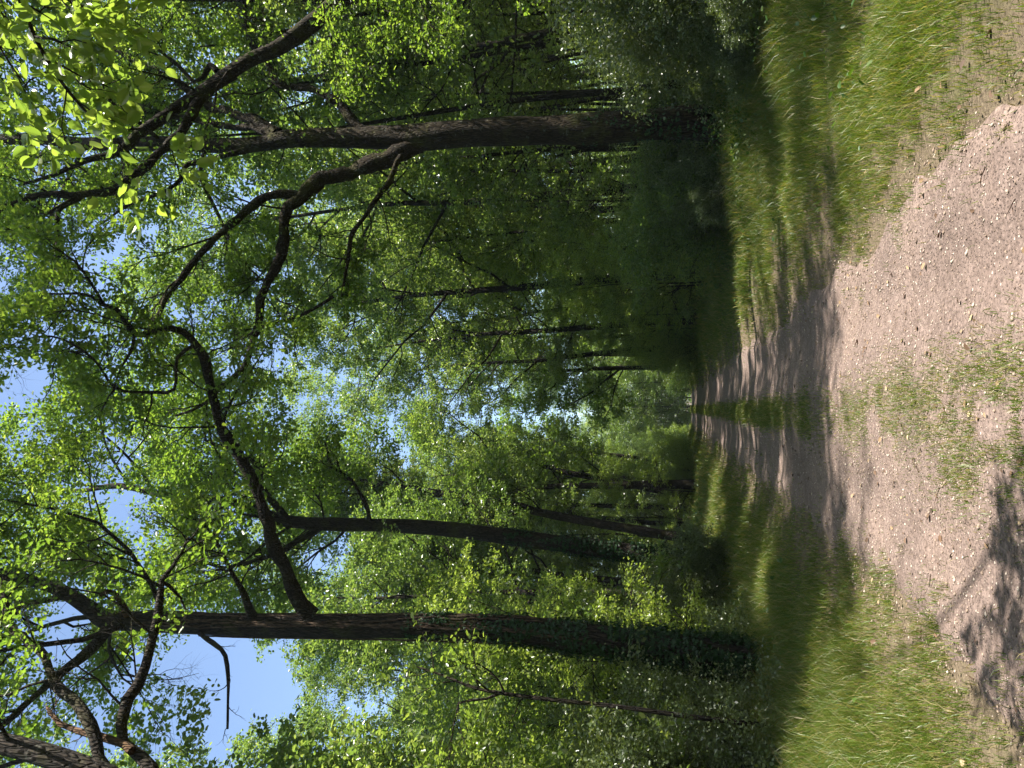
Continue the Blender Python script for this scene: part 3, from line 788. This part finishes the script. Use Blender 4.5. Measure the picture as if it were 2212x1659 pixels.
# ------------------------------------------------------------------ tree kinds for the wood
def proto(seed, h, r0, clear, levels, bark, lmat, ls, per, spread, tmpl=T_FAR, wob=0.04, stems=1, splay=0.0, start=None, ladd=None):
    T = Tree(seed); g = T.g
    for k in range(stems):
        d = np.array([0, 0, 1.0])
        if stems > 1:
            a = k*2*math.pi/stems+g.uniform(-0.4, 0.4); d = unit([math.cos(a)*splay, math.sin(a)*splay, 1])
        L = h*(1 if stems == 1 else g.uniform(0.7, 1.05))
        p, r = wander(g, np.array([0, 0, -0.15]) + (0 if stems == 1 else np.array([d[0], d[1], 0])*0.15), d, L, 9, wob, 0.02, r0, r0*0.12)
        r = r*np.concatenate([[1.35, 1.05], np.ones(len(r)-2)])
        p, r = spline(p, r, 0.5)
        T.wood.add(p, r, 9 if stems == 1 else 5, 0.05, seed)
        T.grow(p, r, levels, clear if start is None else start, 5)
    w = T.wood.mesh('trunk'); w.materials.append(bark)
    pos, ax = T.leafpos(per, spread, 0.55)
    c = leaves('crown', pos, T.g.uniform(0.7, 1.25, len(pos))*ls, tmpl, seed=seed, axis=ax); c.materials.append(lmat)
    print('proto', seed, 'leaves', len(pos), 'twigs', len(T.tw))
    return w, c

BIG = [proto(201+i, 18.5+i, 0.20, 0.34, [(15, 4.6, 58, 0.06), (7, 2.0, 50, 0.05), (5, 1.0, 48, 0.02), (3, 0.6, 45, 0.0)], BARK_D, FOREST, 0.12, 24, 0.115, T_MID) for i in range(3)]
POLE = [proto(211+i, 15+i, 0.10, 0.30, [(14, 2.2, 62, 0.05), (6, 1.1, 50, 0.03), (4, 0.6, 45, 0.0)], BARK_D, FOREST, 0.115, 18, 0.13, T_MID, wob=0.05) for i in range(3)]
SAPL = [proto(221+i, 6.5+0.8*i, 0.05, 0.10, [(20, 1.9, 64, 0.03), (7, 0.9, 52, -0.02), (4, 0.45, 45, -0.04)], BARK_D, HORN if i < 2 else FOREST, 0.09, 20, 0.09, T_MID, wob=0.06) for i in range(3)]
BUSH = [proto(231+i, 2.3+0.4*i, 0.018, 0.12, [(9, 0.9, 55, 0.0), (6, 0.5, 50, -0.02), (4, 0.3, 45, 0)], BARK_D, (HORN, FOREST, BRAMBLE)[i], 0.065, 12, 0.08, T_MID, wob=0.12, stems=8, splay=0.55) for i in range(3)]
BRAM = [proto(241+i, 1.3, 0.008, 0.15, [(8, 0.6, 55, -0.08), (6, 0.32, 50, -0.06)], BARK_D, BRAMBLE, 0.06, 12, 0.07, wob=0.2, stems=14, splay=1.1) for i in range(2)]
HIGH = [proto(251+i, 20.5, 0.19, 0.48, [(17, 4.2, 60, 0.05), (7, 1.9, 50, 0.04), (6, 1.0, 48, 0.02), (3, 0.6, 45, 0.0)], BARK_D, FOREST, 0.12, 22, 0.13, T_MID) for i in range(2)]
print('forest kinds done')

def plant(kind, name, loc, rot, sc, label, cat, group):
    root = empty(name, loc, label, cat, group)
    root.rotation_euler = (0, 0, rot); root.scale = (sc, sc, sc*random.uniform(0.92, 1.1))
    w, c = kind
    obj('trunk' if cat != 'bush' else 'stems', w, root); obj('crown' if cat != 'bush' else 'foliage', c, root)
    return root

random.seed(5)
placed = []
def free(x, y, d):
    return all((x-a)**2+(y-b)**2 > (d+e)**2/4 for a, b, e in placed)
for hx, hy in ((-4.05, 12.4), (6.2, 17.0), (-4.1, 20.0), (10.4, 13.4), (-5.6, 7.0)):
    placed.append((hx, hy, 3.0))

SIGHT = [(17.0, 225, 325, 0.9), (12.4, 1330, 1480, 1.0), (20.0, 1110, 1250, 1.0), (13.2, 60, 330, 2.5), (34, 1070, 1170, 0.8), (48, 1000, 1075, 0.8)]
def hides(x, y, r):
    for hy, a, b, m in SIGHT:
        if y < hy+1:
            q = np.array([x, y, 1.5])-EYE; z = q @ FWD
            if z < 1: continue
            py = 829.5-(q @ RGT)/z*F; w = r*m*F/z
            if py+w > a and py-w < b: return True
    return False

CNT = {}
def wood_side(side, n, ymin, ymax, xmin, xmax, kinds, name, cat, d, label, group, scl=(0.85, 1.15), hr=0.4):
    made = 0; tries = 0; random.seed(len(label)*13+n)
    while made < n and tries < n*40:
        tries += 1
        y = ymin + (ymax-ymin)*random.random()**1.25
        x0 = xmin(y); x = side*(x0+(xmax-x0)*random.random()**1.3)
        p = (x, y, H(x, y))
        if abs(x) > 0.56*y+6: continue
        if side > 0 and y < 15.5 and x < 15: continue
        if hides(x, y, hr): continue
        if not free(x, y, d): continue
        placed.append((x, y, d))
        s = random.uniform(*scl)
        py = pix(np.array([x, y, 3.0]))[1]
        top = {'full': 19.5, 'slen': 16.0}.get(label[:4], 7.5)*s
        if side < 0 and py > 1330 and py < 1900 and p[2]+top > 1.6+0.57*math.hypot(x, y): continue
        plant(random.choice(kinds), name, p, random.uniform(0, 6.28), s, label, cat, group)
        made += 1
    CNT[label] = made

for k, (x, y, s, kd) in enumerate(((9.0, 5.6, 0.8, 0), (10.9, 4.6, 0.8, 2))):
    plant(POLE[kd], 'pole_tree', (x, y, H(x, y)), k*1.9, s, 'slender tree beside the sunny verge, its shade striping the grass', 'tree', 'slender trees by the sunny verge'); placed.append((x, y, 1.5))
for k, (x, y, s) in enumerate(((10.8, 9.0, 1.0), (9.2, 46, 1.0), (8.6, 58, 1.0))):
    plant(HIGH[k % 2], 'tall_tree', (x, y, H(x, y)), k*1.4, s, 'tall high-crowned tree of the shaded wood around the mossy oak, shading the path', 'tree', 'tall trees shading the path'); placed.append((x, y, 3.0))
# canopy trees
for x, y, s in ((7.6, 26, 0.95), (6.5, 45, 1.0), (5.4, 55, 0.95), (4.7, 66, 0.95), (4.6, 76, 0.9)):
    plant(BIG[int(y) % 3], 'forest_tree', (x, y, H(x, y)), y*1.3, s, 'tree in the row beyond the mossy oak with branches reaching towards the path', 'tree', 'row of trees beyond the mossy oak'); placed.append((x, y, 4.0))
for x, y, s in ((5.6, 31, 1.1), (-8.6, 36, 1.1), (4.7, 40, 1.15), (-4.3, 43, 1.22), (3.9, 50, 1.15)):
    plant(BIG[int(y) % 3], 'forest_tree', (x, y, H(x, y)), y*0.7, s, 'tall tree whose crown closes over the middle of the path', 'tree', 'tall trees closing over the path'); placed.append((x, y, 3.0))
for x, y, s in ((-6.6, 27, 0.84), (-9.2, 31, 0.95), (-6.8, 36, 1.1), (-6.0, 45, 0.95), (-5.4, 56, 0.9), (-5.0, 72, 0.9), (-5.0, 80, 0.9)):
    plant(BIG[int(y) % 3], 'forest_tree', (x, y, H(x, y)), y*1.7, s, 'leafy tree filling the gaps in the far part of the ivy oaks\' row', 'tree', 'trees between the far oaks'); placed.append((x, y, 4.0))
wood_side(1, 15, 11, 105, lambda y: 5.6 if y < 60 else 4.6, 34, BIG, 'forest_tree', 'tree', 4.6, 'full-crowned tree in the shaded wood behind the mossy oak', 'canopy trees behind the mossy oak', hr=3.2)
wood_side(-1, 30, 14, 105, lambda y: 15.0 if y < 42 else 5.2, 34, BIG, 'forest_tree', 'tree', 4.6, 'full-crowned tree in the sunlit wood behind the ivy oaks', 'canopy trees behind the ivy oaks', hr=3.2)
# slender poles, densest on the right
wood_side(1, 90, 14, 50, lambda y: 8.0, 26, POLE, 'pole_tree', 'tree', 1.4, 'slender dark-stemmed tree in the shaded wood behind the mossy oak', 'slender trees behind the mossy oak', hr=1.6)
wood_side(-1, 26, 20, 60, lambda y: 10.0, 28, POLE, 'pole_tree', 'tree', 2.2, 'slender tree standing deep in the wood behind the ivy oaks', 'slender trees behind the ivy oaks', hr=1.4)
# saplings
wood_side(-1, 66, 9.5, 70, lambda y: 5.0, 20, SAPL, 'sapling', 'tree', 1.7, 'leafy young hornbeam in the bright thicket behind the ivy oaks', 'young hornbeams behind the ivy oaks', (0.75, 1.2), 1.6)
for k, (x, y, s) in enumerate(((5.0, 23.5, 0.62), (5.6, 26.5, 0.8), (4.9, 29.5, 0.75), (5.3, 33, 0.9), (4.7, 36.5, 0.8), (5.0, 40, 0.95), (4.6, 44, 0.85), (4.6, 48, 0.9), (6.9, 24.5, 1.0), (6.6, 30.5, 1.05))):
    plant(SAPL[k % 3], 'sapling', (x, y, H(x, y)), k*2.3, s, 'leafy young tree in the curtain of growth along the shaded verge past the mossy oak', 'tree', 'young trees along the shaded verge'); placed.append((x, y, 1.5))
wood_side(1, 44, 16, 80, lambda y: 8.5 if y < 24 else 6.4, 26, SAPL, 'sapling', 'tree', 1.8, 'leafy young tree in the dim understorey behind the mossy oak', 'young trees in the dim understorey', (0.75, 1.2), 1.1)
# shrubs
wood_side(-1, 36, 8.5, 80, lambda y: 4.2, 13, BUSH, 'shrub', 'bush', 1.5, 'leafy shrub in the bright thicket at the foot of the ivy oaks', 'shrubs in the bright thicket', hr=1.3)
wood_side(1, 30, 10.5, 80, lambda y: 5.2, 15, BUSH, 'shrub', 'bush', 1.5, 'leafy shrub in the dim understorey around and past the mossy oak', 'shrubs in the dim understorey', hr=1.4)
for x, y, s in ((6.9, 11.8, 1.0), (8.0, 13.2, 1.15), (7.6, 15.6, 1.1), (7.3, 17.2, 1.0), (5.3, 18.4, 0.95), (5.0, 17.6, 0.6), (9.0, 14.8, 1.2), (6.3, 10.4, 0.75), (8.6, 16.6, 1.2)):
    plant(random.choice(BRAM), 'bramble', (x, y, H(x, y)), random.uniform(0, 6.28), s, 'arching bramble with grey-glinting leaves by the mossy oak', 'bush', 'brambles around the mossy oak')
for x, y, s in ((-4.4, 10.4, 0.8), (-5.4, 9.6, 1.0), (-6.3, 10.8, 1.1), (-4.6, 14.0, 0.9), (-5.0, 16.0, 0.9), (-4.8, 18.2, 0.9)):
    plant(random.choice(BRAM), 'bramble', (x, y, H(x, y)), random.uniform(0, 6.28), s, 'low leafy bramble at the foot of the ivy oaks', 'bush', 'brambles around the ivy oaks')
for x, y, s in ((5.9, 10.2, 0.55), (6.3, 9.3, 0.5), (5.3, 9.4, 0.34), (4.9, 10.4, 0.3), (6.7, 11.2, 0.75), (6.9, 12.9, 0.75), (7.1, 10.5, 0.95), (7.5, 12.3, 1.0), (7.6, 14.2, 0.9), (5.5, 18.6, 0.55), (4.9, 17.6, 0.42), (5.0, 19.6, 0.5), (8.6, 11.6, 1.1), (8.4, 14.6, 1.0)):
    plant(BUSH[2], 'shrub', (x, y, H(x, y)), x*2.7+y, s, 'loose grey-green bush with glinting leaves beside the mossy oak', 'bush', 'grey-green bushes around the mossy oak')
for x, y, s in ((-5.1, 9.9, 0.75), (-5.7, 8.9, 0.8), (-6.4, 9.9, 1.05), (-5.9, 11.3, 1.1), (-7.4, 11.2, 1.2), (-4.9, 11.2, 0.7), (-3.7, 18.4, 0.55), (-4.5, 18.7, 0.7), (-5.3, 19.2, 0.8)):
    plant(BUSH[2], 'shrub', (x, y, H(x, y)), x*3.1, s, 'sunlit grey-green bush at the verge outside the ivy oak', 'bush', 'sunlit bushes outside the ivy oak')
for k in range(26):
    side = 1 if k % 2 else -1
    y = 42+k*2.1+random.uniform(-1, 1); x = side*random.uniform(3.4, 5.2)
    kd = SAPL[k % 3] if k % 3 == 0 else BUSH[k % 2]
    plant(kd, 'sapling' if k % 3 == 0 else 'shrub', (x, y, H(x, y)), k*1.3, random.uniform(0.8, 1.25)*(0.7 if k % 3 == 0 else 1), 'leafy growth crowding the far stretch of the path edge', 'tree' if k % 3 == 0 else 'bush', 'growth along the far path edges')
# the far end of the tunnel
for k, (x, y, s) in enumerate(((-7, 112, 0.9), (-2.5, 118, 0.8), (3, 116, 0.85), (7.5, 110, 0.9), (-5, 130, 0.95), (5, 132, 0.95), (0.5, 140, 0.9), (10, 126, 1.0), (-11, 124, 1.0))):
    plant(BIG[k % 3], 'forest_tree', (x, y, H(x, y)), k*1.7, s, 'distant tree closing the view where the path drops away', 'tree', 'trees beyond the path end')
for k, (x, y, s) in enumerate(((-4, 108, 1.1), (0, 112, 1.2), (4, 108, 1.1), (-2, 104, 0.9), (2.5, 121, 1.3), (-6, 103, 1.2), (6, 102, 1.2))):
    plant(SAPL[k % 3], 'sapling', (x, y, H(x, y)), k*1.1, s, 'distant leafy sapling where the path drops away', 'tree', 'saplings beyond the path end')
print(CNT)

for k in range(18):
    x = -11+22*((k*0.618) % 1); y = 96+26*((k*0.37) % 1)
    plant(SAPL[k % 3], 'sapling', (x, y, H(x, y)), k*2.1, 1.5+0.5*((k*0.73) % 1), 'tall leafy growth closing the vanishing point of the path', 'tree', 'growth closing the vanishing point')
# --- the far-off wood on all sides, plus unseen near clumps added to block skylight
def far_wood_and_sky_blocks():
    g = np.random.default_rng(61)
    P = []
    for x0, x1, y0, y1, n, *zz in ((-24, -9.5, -16, 7, 22000), (-9, 7, -18, -5, 20000, 8), (-70, 70, 142, 165, 40000), (34, 52, 5, 145, 60000), (-52, -34, 5, 145, 50000), (-50, 50, -36, -16, 60000), (17, 30, -16, 7.5, 36000, 2), (-50, -24, -16, 5, 14000)):
        m = n//14
        c = np.stack([g.uniform(x0, x1, m), g.uniform(y0, y1, m), (zz[0] if zz else 0)+(19-(zz[0] if zz else 0))*g.uniform(0, 1, m)**1.7], 1)
        c[:, 2] += hz(c[:, 0], c[:, 1])
        P.append((c[:, None, :]+g.normal(size=(m, 14, 3))*np.array([0.9, 0.9, 0.6])).reshape(-1, 3))
    P = np.concatenate(P)
    return leaves('far_wood_and_sky_blocks', P, g.uniform(0.35, 0.75, len(P)), T_FAR, seed=62)
tag(obj('forest_backdrop', far_wood_and_sky_blocks(), None, FOREST), 'far-off leafy wood behind all the trees, with unseen leaf clumps added nearer in to block skylight', 'wood', kind='stuff')

# --- thin leaning sapling on the left
sp = traced([(1560, 1560, 13), (1474, 1546, 12), (1340, 1527, 11), (1170, 1509, 10), (1037, 1489, 8), (960, 1460, 6), (900, 1440, 4)], 10.2)
b = sp[0][0].copy(); b[2] = H(b[0], b[1]); sp[0][0][2] = b[2]-0.1
sl = traced([(1080, 1497, 7), (1050, 1510, 6), (990, 1520, 5), (980, 1560, 4), (970, 1640, 3)], (10.2, 9.8))
hero('young_tree', 'thin pale-stemmed young tree just outside the ivy oak, nearly leafless below', 'tree', None, b, (sp[0], sp[1], FINE2, 0.7), [(*sl, FINE1, 0.4)], BARK, HORN, 111, T_MID, 0.085, 12, 0.11)

# --- small hornbeam right of the camera; one sunlit bough hangs into the frame
base = np.array([4.3, 2.2, H(4.3, 2.2)])
ht = wander(np.random.default_rng(3), base-np.array([0, 0, 0.1]), (-0.08, 0.03, 1), 8.0, 12, 0.04, 0.02, 0.08, 0.02)
A1 = np.array([ht[0][6], W(-60, -260, 2.6), W(20, -60, 2.75), W(80, 90, 2.85), (W(150, 200, 2.9)), W(235, 290, 2.95), W(300, 350, 3.0)])
A2 = np.array([W(-60, -260, 2.6), W(-40, -60, 2.9), W(-20, 60, 3.1), W(30, 150, 3.2), W(60, 190, 3.25)])
A3 = np.array([W(20, -60, 2.75), W(120, -30, 3.0), W(180, 40, 3.1), W(240, 80, 3.2)])
def near_extra(T):
    pass
root = empty('hornbeam_tree', base, 'small hornbeam whose sunlit yellow-green bough of large leaves hangs closest to the viewer', 'tree')
T = Tree(120)
p, r = spline(ht[0], ht[1], 0.2); T.wood.add(p, r, 10, 0.05, 1)
w = Tubes()
for A, r0, n in ((np.array([ht[0][9], (3.6, 3.2, 7.6), (3.3, 4.2, 8.3), (3.1, 5.4, 9.3), (3.0, 6.3, 10.3)]), 0.03, 12), (A1, 0.016, 24), (A2, 0.009, 15), (A3, 0.008, 13)):
    q, qr = spline(A, np.linspace(r0, 0.003, len(A)), 0.08)
    w.add(q, qr, 6)
    T.grow(q, qr, [(n, 0.42, 48, -0.03), (3, 0.2, 45, -0.05)], 0.62 if r0 > 0.02 else (0.35 if r0 > 0.01 else 0.25), 4, w)
obj('trunk', T.wood.mesh('trunk', base), root, BARK_D)
obj('limb', w.mesh('limb', base), root, BARK_D)
pos, ax = T.leafpos(9, 0.035, 0.8)
obj('crown', leaves('crown', pos-base, T.g.uniform(0.6, 1.3, len(pos))*0.07, T_HORN, seed=9, axis=ax, droop=0.5, up=0.25), root, HORN)
print('bough leaves', len(pos))

# ------------------------------------------------------------------ haze
def haze_box():
    v = [(x, y, z) for z in (-9, 45) for y in (-60, 440) for x in (-270, 270)]
    f = [0, 2, 3, 1, 4, 5, 7, 6, 0, 1, 5, 4, 2, 6, 7, 3, 0, 4, 6, 2, 1, 3, 7, 5]
    return mesh_np('haze', np.array(v), np.array(f), np.arange(6)*4)
m, t, out = nt('haze_air')
pv = t.nodes.new('ShaderNodeVolumePrincipled')
pv.inputs['Color'].default_value = (0.75, 0.85, 1.0, 1); pv.inputs['Density'].default_value = 0.00035
t.links.new(pv.outputs[0], out.inputs['Volume'])
tag(obj('haze', haze_box(), None, m), 'thin pale summer haze in the air of the wood', 'haze', kind='stuff')

# ------------------------------------------------------------------ light
SUN_EL, SUN_AZ = R(58), R(106)                       # azimuth clockwise from the path's direction (+Y)
sd = np.array([math.sin(SUN_AZ)*math.cos(SUN_EL), math.cos(SUN_AZ)*math.cos(SUN_EL), math.sin(SUN_EL)])
sun = bpy.data.lights.new('sun', 'SUN')
sun.energy = 4.6; sun.angle = R(0.53); sun.color = (1.0, 0.95, 0.86)
so = link(bpy.data.objects.new('sun', sun))
so.rotation_euler = Vector(-sd).to_track_quat('-Z', 'Y').to_euler()
so.location = (30, 0, 40)
wd = bpy.data.worlds.new('World'); SC.world = wd; wd.use_nodes = True
t = wd.node_tree; bg = t.nodes['Background']
sky = t.nodes.new('ShaderNodeTexSky'); sky.sky_type = 'NISHITA'; sky.sun_disc = False
sky.sun_elevation = SUN_EL; sky.sun_rotation = SUN_AZ
sky.air_density = 1.0; sky.dust_density = 1.0; sky.ozone_density = 1.0
t.links.new(sky.outputs[0], bg.inputs[0]); bg.inputs[1].default_value = 0.11

SC.view_settings.view_transform = 'Standard'; SC.view_settings.look = 'None'
SC.view_settings.exposure = 1.55; SC.view_settings.gamma = 1.0
SC.render.engine = 'CYCLES'
cy = SC.cycles
cy.max_bounces = 7; cy.diffuse_bounces = 4; cy.glossy_bounces = 2; cy.transmission_bounces = 5; cy.transparent_max_bounces = 4
cy.sample_clamp_indirect = 6.0
